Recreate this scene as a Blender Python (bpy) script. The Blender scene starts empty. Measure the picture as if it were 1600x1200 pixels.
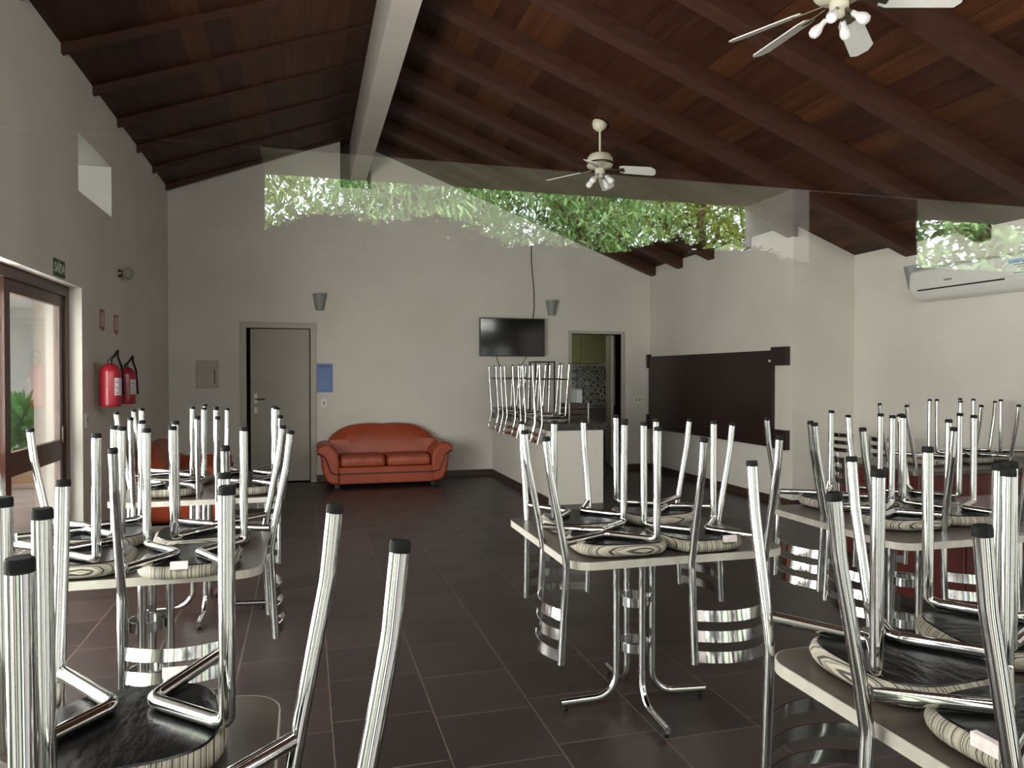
import bpy, bmesh, math, random
from mathutils import Vector, Matrix
R = math.radians
S = bpy.context.scene
C = S.collection

# ------------------------------------------------------------------ camera, sky, lights, exposure
cam = bpy.data.cameras.new('camera'); co = bpy.data.objects.new('camera', cam); C.objects.link(co); S.camera = co
cam.sensor_fit = 'HORIZONTAL'; cam.sensor_width = 36; cam.lens = 36 * 1155 / 1600; cam.clip_start = .02; cam.clip_end = 200
yaw = math.atan(322 / 1155); pit = math.atan(15 / 1155)
co.location = (0, 0, 1.46); co.rotation_euler = (math.pi / 2 - pit, 0, -yaw)
S.view_settings.view_transform = 'Standard'; S.view_settings.look = 'None'; S.view_settings.gamma = 1
S.view_settings.use_curve_mapping = False; S.view_settings.exposure = 0
S.cycles.sample_clamp_indirect = 6; S.cycles.max_bounces = 10; S.cycles.transparent_max_bounces = 16
S.cycles.caustics_reflective = False; S.cycles.caustics_refractive = False

w = bpy.data.worlds.new('sky'); S.world = w; w.use_nodes = True
bg = w.node_tree.nodes['Background']; bg.inputs[0].default_value = (.86, .93, 1, 1); bg.inputs[1].default_value = 6.5

def area(name, loc, rot, sx, sy, power, col):
    l = bpy.data.lights.new(name, 'AREA'); l.shape = 'RECTANGLE'; l.size = sx; l.size_y = sy; l.energy = power; l.color = col
    o = bpy.data.objects.new(name, l); C.objects.link(o); o.location = loc; o.rotation_euler = rot; return o
# added tinted lamp strips for the front daylight, gapped to stripe the chrome, just inside the panes, facing into the room
DAY = (1, .955, .93)
WARM, LEAFY, PALE = (1, .84, .80), (.88, 1, .76), (.95, .96, 1)
for x, w_, p, c in ((-1.38, .22, 10, DAY), (-1.02, .30, 12, LEAFY), (-.76, .10, 5, PALE), (-.52, .12, 3, WARM), (-.28, .20, 6, LEAFY), (.02, .16, 9, DAY), (.30, .10, 4, PALE), (.58, .26, 8, WARM),
                    (.90, .14, 7, LEAFY), (1.10, .12, 6, DAY), (1.50, .22, 9, PALE), (1.90, .26, 12, LEAFY), (2.20, .14, 8, DAY), (2.62, .3, 11, WARM), (3.15, .4, 18, LEAFY), (3.95, .5, 24, DAY), (4.7, .5, 22, PALE), (5.35, .5, 22, DAY)):
    area('front_fill_strip', (x, .34, 1.25), (R(90), 0, 0), w_, 1.95, p * .30, c)
# added fill lamps high in the front, just inside the added gable window
for x, p in ((-.95, 34), (.3, 40), (1.7, 40), (3.1, 40), (4.6, 40)):
    area('gable_fill', (x, .30, 3.0), (R(72), 0, 0), 1.1, .62, p, DAY)
# added tinted lamp strips for daylight through the left doorway, lengthened out of view
for y, w_, p, c in ((1.35, .34, 60, LEAFY), (1.85, .26, 55, DAY), (2.30, .30, 75, PALE), (2.85, .26, 70, WARM), (3.35, .34, 95, DAY), (3.95, .30, 90, PALE), (4.50, .34, 100, DAY), (5.05, .26, 85, WARM), (5.55, .34, 105, DAY)):
    area('doorway_fill_strip', (-2.07, y, 1.2), (R(90), 0, R(-90)), w_ * 1.35, 1.9, p * 1.0, c)
# sun on the garden and the roofs
sl_ = bpy.data.lights.new('sun', 'SUN'); sl_.energy = 14; sl_.angle = R(1); sl_.color = (1, .95, .85)
so_ = bpy.data.objects.new('sun', sl_); C.objects.link(so_); so_.rotation_euler = Vector((-.25, -.50, -.80)).to_track_quat('-Z', 'Y').to_euler()
# added fill lamp to brighten the kitchen, no fitting known there
area('kitchen_fill', (4.3, 12.0, 2.5), (0, 0, 0), .5, .5, 7, (1, .97, .8))

# ------------------------------------------------------------------ materials
def mat(name, col, rough=.5, metal=0, spec=.5):
    m = bpy.data.materials.new(name); m.use_nodes = True
    b = m.node_tree.nodes['Principled BSDF']
    b.inputs['Base Color'].default_value = (*col, 1); b.inputs['Roughness'].default_value = rough
    b.inputs['Metallic'].default_value = metal; b.inputs['Specular IOR Level'].default_value = spec
    return m
def nt(m): return m.node_tree.nodes, m.node_tree.links, m.node_tree.nodes['Principled BSDF']
def coords(m, kind='Object', scale=(1, 1, 1), rot=(0, 0, 0), loc=(0, 0, 0)):
    n, l, b = nt(m); t = n.new('ShaderNodeTexCoord'); mp = n.new('ShaderNodeMapping')
    mp.inputs['Scale'].default_value = scale; mp.inputs['Rotation'].default_value = rot; mp.inputs['Location'].default_value = loc
    l.new(t.outputs[kind], mp.inputs[0]); return mp.outputs[0]
def ramp(m, src, stops, interp='LINEAR'):
    n, l, b = nt(m); r = n.new('ShaderNodeValToRGB'); r.color_ramp.interpolation = interp
    e = r.color_ramp.elements
    while len(e) < len(stops): e.new(.5)
    for k, (p, c) in enumerate(stops): e[k].position = p; e[k].color = (*c, 1)
    l.new(src, r.inputs[0]); return r.outputs[0]
def noise(m, vec, scale, detail=3, rough=.5):
    n, l, b = nt(m); t = n.new('ShaderNodeTexNoise'); t.inputs['Scale'].default_value = scale
    t.inputs['Detail'].default_value = detail; t.inputs['Roughness'].default_value = rough
    if vec is not None: l.new(vec, t.inputs['Vector'])
    return t.outputs[0]
def bump(m, src, strength, dist=.01):
    n, l, b = nt(m); u = n.new('ShaderNodeBump'); u.inputs['Strength'].default_value = strength; u.inputs['Distance'].default_value = dist
    l.new(src, u.inputs['Height']); l.new(u.outputs[0], b.inputs['Normal'])
def noisy(name, c1, c2, scale, rough=.5, bstr=0, metal=0, vs=(1, 1, 1), detail=4, spec=.5):
    m = mat(name, c1, rough, metal, spec); n, l, b = nt(m)
    v = coords(m, scale=vs); s = noise(m, v, scale, detail)
    l.new(ramp(m, s, [(.35, c1), (.65, c2)]), b.inputs['Base Color'])
    if bstr: bump(m, s, bstr)
    return m

M = {}
M['plaster'] = noisy('plaster', (.60, .57, .51), (.66, .63, .57), 1.2, .85, .05)
M['plaster_out'] = noisy('plaster_out', (.52, .51, .49), (.57, .56, .54), 2, .9, .1)
M['beam'] = noisy('beam_paint', (.40, .365, .33), (.44, .40, .36), 1.5, .85, .05)
M['base'] = noisy('dark_skirting', (.035, .02, .018), (.06, .032, .028), 6, .35)
M['chrome'] = mat('chrome', (.64, .64, .635), .10, 1)
nn, ll, bb = nt(M['chrome']); bump(M['chrome'], noise(M['chrome'], coords(M['chrome'], scale=(1, 1, .12)), 60, 3), .06, .002)
M['steel'] = mat('polished_steel', (.66, .67, .66), .1, 1)
bump(M['steel'], noise(M['steel'], coords(M['steel'], scale=(1, 1, .2)), 45, 3), .12, .002)
M['rubber'] = mat('black_rubber', (.004, .004, .0045), .7, 0, .2)
M['vinyl'] = mat('black_underside', (.003, .003, .004), .26, 0, .28)
bump(M['vinyl'], noise(M['vinyl'], coords(M['vinyl'], scale=(1, 2.2, 1)), 9, 3, .5), .35, .012)
M['tag'] = noisy('care_tag_paper', (.75, .68, .68), (.6, .5, .5), 60, .7)
M['laminate'] = noisy('table_laminate', (.050, .040, .033), (.068, .055, .046), 9, .32, 0, 0, (1, 1, 1))
M['edge'] = noisy('table_edge_band', (.36, .33, .29), (.41, .385, .34), 30, .45)
M['white'] = mat('white_plastic', (.72, .71, .67), .35)
M['cream'] = mat('cream_enamel', (.70, .66, .52), .4)
M['bulb'] = mat('frosted_bulb', (.80, .78, .80), .2)
M['oldglass'] = mat('dusty_glass', (.30, .29, .25), .25); M['darkmetal'] = mat('aged_brass', (.16, .14, .09), .35, .8)
M['sconce'] = mat('grey_sconce_metal', (.24, .26, .25), .5)
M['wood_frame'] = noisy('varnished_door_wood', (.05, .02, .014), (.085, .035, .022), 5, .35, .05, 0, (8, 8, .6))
M['wood_lit'] = noisy('door_wood_painted_lit', (.30, .12, .05), (.38, .17, .075), 5, .4, .05, 0, (8, 8, .6))  # lit copy of the door wood, orange light put into its colour
M['doorgrey'] = noisy('grey_beige_paint', (.30, .285, .235), (.33, .31, .26), 2, .5)
M['casing'] = noisy('casing_paint', (.40, .37, .31), (.43, .40, .34), 2, .5)
M['leather'] = noisy('orange_leather', (.30, .050, .018), (.36, .066, .024), 6, .42, .12)
M['leatherdark'] = mat('dark_piping', (.03, .008, .006), .5)
M['granite'] = noisy('dark_granite', (.015, .014, .013), (.07, .062, .055), 60, .18)
M['board'] = noisy('dark_brown_board', (.018, .008, .008), (.026, .012, .011), 3, .3, .03, 0, (1, 6, .5))
M['tv'] = mat('screen_glass', (.01, .011, .010), .08); M['black'] = mat('black_plastic', (.012, .012, .012), .4)
M['maroon'] = noisy('maroon_lacquer', (.062, .010, .009), (.08, .014, .012), 3, .35)
M['extred'] = mat('extinguisher_red', (.28, .012, .025), .3)
M['blue'] = noisy('blue_poster_print', (.10, .18, .40), (.13, .22, .46), 3, .5)
M['blue2'] = mat('poster_blue_text', (.22, .33, .58), .6); M['blue3'] = mat('poster_dark_text', (.04, .08, .22), .6)
M['green'] = mat('exit_green', (.012, .06, .022), .5); M['signwhite'] = mat('sign_white', (.55, .62, .5), .5)
M['signred'] = mat('sign_red', (.33, .06, .04), .5); M['signpale'] = mat('sign_pale', (.5, .42, .38), .6)
M['olive'] = mat('olive_paint', (.13, .13, .04), .6)
M['stone'] = noisy('pale_paving', (.52, .45, .42), (.62, .55, .52), 3, .75, .05)
M['column'] = noisy('beige_column_paint', (.17, .14, .11), (.21, .175, .14), 3, .8)
M['terracotta'] = mat('pale_clay', (.62, .48, .34), .8)
M['bark'] = noisy('bark', (.10, .07, .045), (.18, .13, .09), 12, .9, .4)
M['darkwood'] = noisy('dark_timber', (.022, .013, .010), (.035, .02, .015), 4, .6, .1, 0, (1, 1, 6))
M['shade'] = noisy('painted_porch_shade', (.006, .005, .004), (.010, .008, .007), 4, 1, 0, 0, (1, 1, 6)); M['shade'].node_tree.nodes['Principled BSDF'].inputs['Specular IOR Level'].default_value = .05  # shade put into a near-black finish, keeps the mirrored porch dark
M['soffit'] = noisy('porch_plaster', (.86, .78, .72), (.90, .82, .76), 3, .9)
M['grass'] = noisy('ground_cover', (.03, .05, .015), (.07, .08, .03), 5, .95)
M['crate'] = mat('crate_plastic', (.045, .025, .02), .5)
M['greywhite'] = mat('appliance_white', (.45, .48, .42), .4)

# striped upholstery: stripes run front to back
m = M['stripe'] = mat('striped_fabric', (.5, .5, .5), .75); n, l, b = nt(m)
v = coords(m, scale=(.0, 1, 0)); sx = n.new('ShaderNodeTexNoise'); sx.inputs['Scale'].default_value = 250; sx.inputs['Detail'].default_value = 0
l.new(v, sx.inputs['Vector'])
l.new(ramp(m, sx.outputs[0], [(0, (.03, .028, .026)), (.40, (.035, .03, .028)), (.44, (.33, .30, .235)), (.57, (.38, .345, .28)), (.60, (.10, .085, .07)), (.66, (.29, .26, .21))]), b.inputs['Base Color'])

# floor tiles: square dark brown ceramic in columns running down the room
m = M['tile'] = mat('brown_floor_tile', (.04, .03, .03), .28); n, l, b = nt(m)
v = coords(m, rot=(0, 0, R(90)), loc=(.11, -.10, 0))
bt = n.new('ShaderNodeTexBrick'); bt.offset = .18; bt.offset_frequency = 2; bt.squash = 1
bt.inputs['Scale'].default_value = 1; bt.inputs['Brick Width'].default_value = .426; bt.inputs['Row Height'].default_value = .426
bt.inputs['Mortar Size'].default_value = .0032; bt.inputs['Mortar Smooth'].default_value = .2; bt.inputs['Bias'].default_value = 0
bt.inputs['Color1'].default_value = (.018, .0125, .0115, 1); bt.inputs['Color2'].default_value = (.034, .022, .0205, 1); bt.inputs['Mortar'].default_value = (.10, .075, .06, 1)
l.new(v, bt.inputs['Vector']); 
mixn = n.new('ShaderNodeMix'); mixn.data_type = 'RGBA'; mixn.blend_type = 'MULTIPLY'; mixn.inputs[0].default_value = .6
l.new(bt.outputs['Color'], mixn.inputs[6]); l.new(ramp(m, noise(m, coords(m), 2.4, 5), [(.3, (.7, .7, .7)), (.7, (1.2, 1.15, 1.1))]), mixn.inputs[7])
l.new(mixn.outputs[2], b.inputs['Base Color'])
rr = n.new('ShaderNodeMapRange'); rr.inputs[3].default_value = .30; rr.inputs[4].default_value = .46
l.new(noise(m, coords(m), 3.5, 4), rr.inputs[0]); l.new(rr.outputs[0], b.inputs['Roughness'])
bump(m, bt.outputs['Fac'], -.3, .003)

# ceiling planks running along the ridge
m = M['ceil'] = mat('ceiling_planks', (.05, .02, .015), .5); n, l, b = nt(m)
v = coords(m, rot=(0, 0, R(90)))
bt = n.new('ShaderNodeTexBrick'); bt.offset = .37; bt.offset_frequency = 3
bt.inputs['Scale'].default_value = 1; bt.inputs['Brick Width'].default_value = 2.6; bt.inputs['Row Height'].default_value = .19
bt.inputs['Mortar Size'].default_value = .003; bt.inputs['Bias'].default_value = -.35
bt.inputs['Color1'].default_value = (.044, .016, .010, 1); bt.inputs['Color2'].default_value = (.095, .036, .013, 1); bt.inputs['Mortar'].default_value = (.02, .008, .006, 1)
l.new(v, bt.inputs['Vector'])
mixn = n.new('ShaderNodeMix'); mixn.data_type = 'RGBA'; mixn.blend_type = 'MULTIPLY'; mixn.inputs[0].default_value = .8
l.new(bt.outputs['Color'], mixn.inputs[6]); l.new(ramp(m, noise(m, coords(m, scale=(6, .5, 6)), 3, 5), [(.3, (.6, .55, .5)), (.7, (1.25, 1.2, 1.1))]), mixn.inputs[7])
l.new(mixn.outputs[2], b.inputs['Base Color'])
M['rafter'] = noisy('rafter_wood', (.050, .021, .014), (.066, .028, .018), 3, .5, .05, 0, (.6, 8, 8))

for k_ in ('ceil', 'rafter'): M[k_].node_tree.nodes['Principled BSDF'].inputs['Specular IOR Level'].default_value = .15
# patterned kitchen tiles
m = M['azulejo'] = mat('patterned_tiles', (.1, .1, .1), .35); n, l, b = nt(m)
v = coords(m, scale=(5, 1, 5)); ck = n.new('ShaderNodeTexVoronoi'); ck.inputs['Scale'].default_value = 1.4; ck.inputs['Randomness'].default_value = .25
l.new(v, ck.inputs['Vector'])
l.new(ramp(m, ck.outputs['Distance'], [(0, (.36, .27, .10)), (.28, (.05, .05, .04)), (.42, (.30, .29, .24)), (.55, (.04, .045, .04))], 'CONSTANT'), b.inputs['Base Color'])

# window glass: clear with a mirror reflection that grows towards grazing angles
m = M['glass'] = bpy.data.materials.new('window_glass'); m.use_nodes = True; n = m.node_tree.nodes; l = m.node_tree.links
n.remove(n['Principled BSDF']); out = n['Material Output']
tr = n.new('ShaderNodeBsdfTransparent'); gl = n.new('ShaderNodeBsdfGlossy'); gl.inputs['Roughness'].default_value = 0
gl.inputs['Color'].default_value = (1, 1, 1, 1); tr.inputs['Color'].default_value = (.97, .98, .97, 1)
lw = n.new('ShaderNodeLayerWeight'); lw.inputs['Blend'].default_value = .5
pw = n.new('ShaderNodeMath'); pw.operation = 'POWER'; pw.inputs[1].default_value = 5; l.new(lw.outputs['Facing'], pw.inputs[0])
mr = n.new('ShaderNodeMapRange'); mr.inputs[3].default_value = .125; mr.inputs[4].default_value = 1; l.new(pw.outputs[0], mr.inputs[0])
mx = n.new('ShaderNodeMixShader'); l.new(mr.outputs[0], mx.inputs[0]); l.new(tr.outputs[0], mx.inputs[1]); l.new(gl.outputs[0], mx.inputs[2]); l.new(mx.outputs[0], out.inputs[0])

def leafmat(name, a, bcol, c):
    m = mat(name, a, .5); n, l, b = nt(m)
    oi = n.new('ShaderNodeTexCoord'); s = noise(m, oi.outputs['Object'], 7, 2)
    l.new(ramp(m, s, [(.3, a), (.5, bcol), (.72, c)]), b.inputs['Base Color'])
    b.inputs['Subsurface Weight'].default_value = 0
    t = n.new('ShaderNodeBsdfTranslucent'); t.inputs[0].default_value = (*c, 1); ms = n.new('ShaderNodeMixShader'); ms.inputs[0].default_value = .3
    o = n['Material Output']; l.new(b.outputs[0], ms.inputs[1]); l.new(t.outputs[0], ms.inputs[2]); l.new(ms.outputs[0], o.inputs[0])
    return m
M['leaf1'] = leafmat('leaves_bright', (.07, .20, .05), (.20, .42, .13), (.48, .62, .30))
M['leaf2'] = leafmat('leaves_yellow', (.10, .20, .03), (.28, .42, .08), (.60, .66, .18))
M['leaf3'] = leafmat('leaves_deep', (.010, .030, .008), (.025, .065, .015), (.07, .14, .03))  # deep shadow among the back trees put into the leaf colour
M['leaf5'] = leafmat('leaves_painted_dark', (.004, .012, .004), (.008, .022, .006), (.03, .06, .015))  # darkness put into the leaf colour for the added vine
M['leaf4'] = leafmat('leaves_potted', (.04, .18, .04), (.09, .32, .07), (.24, .50, .16))

# ------------------------------------------------------------------ mesh helpers
def obj(name, bm, mats, parent=None, smooth=False, bevel=0):
    if not isinstance(mats, (list, tuple)): mats = [mats]
    me = bpy.data.meshes.new(name); bmesh.ops.recalc_face_normals(bm, faces=bm.faces); bm.to_mesh(me); bm.free()
    for m in mats: me.materials.append(M[m] if isinstance(m, str) else m)
    if smooth:
        for p in me.polygons: p.use_smooth = True
        me.set_sharp_from_angle(angle=R(40))
    o = bpy.data.objects.new(name, me); C.objects.link(o)
    if parent: o.parent = parent
    if bevel:
        b = o.modifiers.new('bevel', 'BEVEL'); b.width = bevel; b.segments = 2; b.limit_method = 'ANGLE'
    return o
def box(bm, x0, x1, y0, y1, z0, z1, mi=0, mtx=None):
    vs = [bm.verts.new((x, y, z)) for z in (z0, z1) for y in (y0, y1) for x in (x0, x1)]
    if mtx is not None:
        for v in vs: v.co = mtx @ v.co
    for f in ((0, 1, 3, 2), (4, 5, 7, 6), (0, 1, 5, 4), (2, 3, 7, 6), (0, 2, 6, 4), (1, 3, 7, 5)):
        fc = bm.faces.new([vs[i] for i in f]); fc.material_index = mi
    return bm
def B(*a, **k): return box(bmesh.new(), *a, **k)
def fillet(pts, rads, n=7):
    pts = [Vector(p) for p in pts]; out = [pts[0]]
    for i in range(1, len(pts) - 1):
        r = rads[i - 1] if isinstance(rads, (list, tuple)) else rads
        a, b, c = pts[i - 1], pts[i], pts[i + 1]; u = (a - b).normalized(); v = (c - b).normalized()
        ang = u.angle(v)
        if r <= 0 or ang > math.pi - .02: out.append(b); continue
        t = min(r / math.tan(ang / 2), (a - b).length * .49, (c - b).length * .49); r = t * math.tan(ang / 2)
        ctr = b + (u + v).normalized() * (r / math.sin(ang / 2)); s = b + u * t - ctr; e = b + v * t - ctr
        tot = s.angle(e)
        for k in range(n + 1):
            f = k / n; out.append(ctr + (s * math.sin((1 - f) * tot) + e * math.sin(f * tot)) / math.sin(tot))
    out.append(pts[-1]); return out
def tube(bm, pts, r, seg=12, mi=0, cap=True):
    pts = [Vector(p) for p in pts]; rings = []; t = (pts[1] - pts[0]).normalized()
    nrm = t.orthogonal().normalized()
    for i, p in enumerate(pts):
        if i == 0: tt = t
        elif i == len(pts) - 1: tt = (pts[i] - pts[i - 1]).normalized()
        else: tt = ((pts[i] - pts[i - 1]).normalized() + (pts[i + 1] - pts[i]).normalized()).normalized()
        nrm = (nrm - tt * nrm.dot(tt)).normalized(); bi = tt.cross(nrm)
        rr_ = r(i / (len(pts) - 1)) if callable(r) else r
        rings.append([bm.verts.new(p + (nrm * math.cos(a) + bi * math.sin(a)) * rr_) for a in [2 * math.pi * k / seg for k in range(seg)]])
    for a, b in zip(rings, rings[1:]):
        for k in range(seg):
            f = bm.faces.new((a[k], a[(k + 1) % seg], b[(k + 1) % seg], b[k])); f.material_index = mi
    if cap: bm.faces.new(rings[0][::-1]).material_index = mi; bm.faces.new(rings[-1]).material_index = mi
    return bm
def T(pts, r, seg=12): return tube(bmesh.new(), pts, r, seg)
def lathe(bm, prof, seg=20, c=(0, 0, 0), mi=0, mtx=None):
    rings = []
    for (r, z) in prof:
        rings.append([bm.verts.new((c[0] + r * math.cos(2 * math.pi * k / seg), c[1] + r * math.sin(2 * math.pi * k / seg), c[2] + z)) for k in range(seg)])
    for a, b in zip(rings, rings[1:]):
        for k in range(seg): bm.faces.new((a[k], a[(k + 1) % seg], b[(k + 1) % seg], b[k])).material_index = mi
    bm.faces.new(rings[0][::-1]).material_index = mi; bm.faces.new(rings[-1]).material_index = mi
    if mtx is not None:
        for rg in rings:
            for v in rg: v.co = mtx @ v.co
    return bm
def band(bm, path, z0, z1, th, up=Vector((0, 0, 1)), mi=0):
    """a flat strip of thickness th standing along a horizontal path"""
    path = [Vector(p) for p in path]; cols = []
    for i, p in enumerate(path):
        a = path[max(i - 1, 0)]; b = path[min(i + 1, len(path) - 1)]; t = (b - a).normalized(); nn_ = t.cross(up).normalized() * th / 2
        cols.append([bm.verts.new(p + nn_ * s + up * z) for s, z in ((-1, z0), (1, z0), (1, z1), (-1, z1))])
    for a, b in zip(cols, cols[1:]):
        for k in range(4): bm.faces.new((a[k], a[(k + 1) % 4], b[(k + 1) % 4], b[k])).material_index = mi
    bm.faces.new(cols[0]); bm.faces.new(cols[-1][::-1]); return bm
def prism(bm, poly, z0, z1, mi=0, mtx=None):
    a = [bm.verts.new((x, y, z0)) for x, y in poly]; b = [bm.verts.new((x, y, z1)) for x, y in poly]; n_ = len(poly)
    if mtx is not None:
        for v in a + b: v.co = mtx @ v.co
    for k in range(n_): bm.faces.new((a[k], a[(k + 1) % n_], b[(k + 1) % n_], b[k])).material_index = mi
    bm.faces.new(a[::-1]).material_index = mi; bm.faces.new(b).material_index = mi; return bm
def rrect(x0, x1, y0, y1, r, n=6):
    out = []
    for cx, cy, a0 in ((x1 - r, y1 - r, 0), (x0 + r, y1 - r, 90), (x0 + r, y0 + r, 180), (x1 - r, y0 + r, 270)):
        for k in range(n + 1): a = R(a0 + 90 * k / n); out.append((cx + r * math.cos(a), cy + r * math.sin(a)))
    return out
def tag(o, label, cat, group=None, kind=None):
    o['label'] = label; o['category'] = cat
    if group: o['group'] = group
    if kind: o['kind'] = kind
    return o
def thing(name, label, cat, loc=(0, 0, 0), rz=0, group=None):
    o = bpy.data.objects.new(name, None); C.objects.link(o); o.empty_display_size = .1; o.location = loc; o.rotation_euler = (0, 0, R(rz))
    return tag(o, label, cat, group)
def struct(name, bm, m, parent=None, **k):
    o = obj(name, bm, m, parent, **k)
    if not parent: o['kind'] = 'structure'
    return o
def copy_tree(o, parent=None):
    c = o.copy(); C.objects.link(c); c.parent = parent
    for ch in o.children: copy_tree(ch, c)
    return c

# ------------------------------------------------------------------ the room shell
XL, XR, XA, D, YR, YG = -1.71, 5.10, 5.89, 10.4, 6.92, .25
def zr(x): return 4.85 - .38 * (.75 - x) if x < .75 else 4.74 - .38 * (x - .75)
def wall(axis, pos, th, breaks, top, holes):
    """vertical wall slab. axis 'x': runs along X at y=pos..pos+th ; 'y': runs along Y at x=pos..pos+th. holes: (a0,a1,z0,z1)"""
    bm = bmesh.new(); br = sorted(set(breaks) | {h[0] for h in holes} | {h[1] for h in holes})
    for a, b in zip(br, br[1:]):
        mid = (a + b) / 2; hs = sorted([h for h in holes if h[0] <= mid <= h[1]], key=lambda h: h[2])
        z = 0; spans = []
        for h in hs:
            if h[2] > z: spans.append((z, h[2], h[2]))
            z = h[3]
        if z < min(top(a), top(b)): spans.append((z, top(a), top(b)))
        for z0, za, zb in spans:
            P = [(a, z0), (b, z0), (b, zb), (a, za)]
            if axis == 'x': lo = [bm.verts.new((p, pos, q)) for p, q in P]; hi = [bm.verts.new((p, pos + th, q)) for p, q in P]
            else: lo = [bm.verts.new((pos, p, q)) for p, q in P]; hi = [bm.verts.new((pos + th, p, q)) for p, q in P]
            for k in range(4): bm.faces.new((lo[k], lo[(k + 1) % 4], hi[(k + 1) % 4], hi[k]))
            bm.faces.new(lo[::-1]); bm.faces.new(hi)
    return bm
struct('floor', B(XL - .25, XA + .2, YG - .1, D + .2, -.08, 0), 'tile')
struct('wall_far', wall('x', D, .22, [XL, .75, XR + .2], lambda x: zr(x) + .02, [(-.76, .06, 0, 2.08), (3.82, 4.62, 0, 2.07), (.46, .88, 4.02, 5)]), 'plaster')
struct('trim_1', B(.40, .94, D + .225, D + .3, 3.95, 4.9), 'darkwood')  # dark backing stands for the shadow in the notch round the beam
struct('wall_left', wall('y', XL - .34, .34, [YG, D + .2], lambda y: zr(XL) + .02, [(1.0, 6.57, 0, 2.145), (6.5, 7.53, 2.90, 3.357)]), 'plaster')
struct('wall_right', wall('y', XR, .2, [YR, D + .2], lambda y: zr(XR) + .02, []), 'plaster')
struct('wall_return', wall('x', YR, .2, [XR + .2, XA + .2], lambda x: zr(x) + .02, []), 'plaster')
struct('wall_side', wall('y', XA, .2, [YG, YR], lambda y: zr(XA) + .02, []), 'plaster')
struct('wall_front', wall('x', YG - .1, .16, [XL, .75, XA + .2], lambda x: zr(x) + .02, [(XL + .15, XA - .3, .08, 2.33), (XL + .15, 5.3, 2.62, 3.0)]), 'plaster_out')
# glazed front: posts, rails and panes
gx = [-1.56, -.66, 1.24, 2.36, 3.6, 5.59]
wb = bmesh.new()
for x in gx: box(wb, x - .04, x + .04, YG - .06, YG + .05, .08, 2.33)
box(wb, -1.56, 5.59, YG - .06, YG + .05, .08, .17); box(wb, -1.56, 5.59, YG - .06, YG + .05, 2.25, 2.33)
wf = struct('window_1', wb, 'wood_frame')
for a, b in zip(gx, gx[1:]): obj('pane', B(a + .04, b - .04, YG - .003, YG + .003, .17, 2.25), 'glass', wf)

wb = bmesh.new(); cx = [-1.56, -.3, 1.0, 2.4, 3.8, 5.26]
for x in cx: box(wb, x - .03, x + .03, YG - .05, YG + .03, 2.66, 2.96)
box(wb, -1.56, 5.30, YG - .05, YG + .03, 2.62, 2.66); box(wb, -1.56, 5.30, YG - .05, YG + .03, 2.96, 3.0)
wf2 = struct('window_added', wb, 'wood_frame')  # unseen gable window, added for its fill lamps
for a, b in zip(cx, cx[1:]): obj('pane', B(a + .03, b - .03, YG - .003, YG + .003, 2.66, 2.96), 'glass', wf2)

# roof: two boarded slopes, ridge beam, rafters
for nm, xa, xb in (('ceiling', XL - 1.7, .75), ('ceiling', .75, XA + .3)):  # left overhang lengthened to shade the wall niche
    bm = bmesh.new(); P = [(xa, zr(xa)), (xb, zr(xb)), (xb, zr(xb) + .1), (xa, zr(xa) + .1)]
    lo = [bm.verts.new((x, YG - .1, z)) for x, z in P]; hi = [bm.verts.new((x, D + .3, z)) for x, z in P]
    for k in range(4): bm.faces.new((lo[k], lo[(k + 1) % 4], hi[(k + 1) % 4], hi[k]))
    bm.faces.new(lo[::-1]); bm.faces.new(hi); struct(nm, bm, 'ceil')
ys = [10.27 - .83 * k for k in range(13)]
raf = None
for i, y in enumerate(ys):
    for xa, xb, w_, dp in ((XL - .02, .62, .05, .115), (.80, (XR if y > YR else XA) + .02, .15, .13)):
        bm = bmesh.new(); P = [(xa, zr(xa) - dp), (xb, zr(xb) - dp), (xb, zr(xb)), (xa, zr(xa))]
        lo = [bm.verts.new((x, y - w_ / 2, z)) for x, z in P]; hi = [bm.verts.new((x, y + w_ / 2, z)) for x, z in P]
        for k in range(4): bm.faces.new((lo[k], lo[(k + 1) % 4], hi[(k + 1) % 4], hi[k]))
        bm.faces.new(lo[::-1]); bm.faces.new(hi)
        struct('ceiling_rafter', bm, 'rafter')
struct('ceiling_ridge_beam', B(.60, .81, YG + .06, D + .21, 4.13, 4.72), 'beam')

# skirting
bh = .09
for nm, a in (('far', (XL, -.84, D - .014, D, 0, bh)), ('far', (.135, 2.59, D - .014, D, 0, bh)), ('far', (4.7, XR, D - .014, D, 0, bh)), ('right', (XR - .014, XR, YR, D - .014, 0, bh)),
              ('return', (XR, XA, YR - .014, YR, 0, bh)), ('side', (XA - .014, XA, YG + .1, YR - .014, 0, bh)), ('left', (XL, XL + .014, 6.58, D - .014, 0, bh))):
    struct('baseboard_' + nm, B(*a), 'base')

# far-left room behind door 1 and kitchen behind door 2
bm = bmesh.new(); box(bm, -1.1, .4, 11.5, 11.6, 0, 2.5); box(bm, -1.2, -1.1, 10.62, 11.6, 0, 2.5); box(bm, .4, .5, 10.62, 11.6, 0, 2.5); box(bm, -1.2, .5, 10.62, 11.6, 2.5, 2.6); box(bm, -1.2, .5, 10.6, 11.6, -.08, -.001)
struct('wall_back_room', bm, 'darkwood')  # gloom of the unlit room put into the dark wall colour
bm = bmesh.new(); box(bm, 3.2, 5.7, 13.2, 13.3, 0, 2.7); box(bm, 3.1, 3.2, 10.62, 13.3, 0, 2.7); box(bm, 5.7, 5.8, 10.62, 13.3, 0, 2.7); box(bm, 3.1, 5.8, 10.62, 13.3, 2.7, 2.8)
struct('wall_kitchen', bm, 'plaster'); struct('floor_kitchen', B(3.1, 5.8, 10.6, 13.3, -.08, -.001), 'tile')
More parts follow.
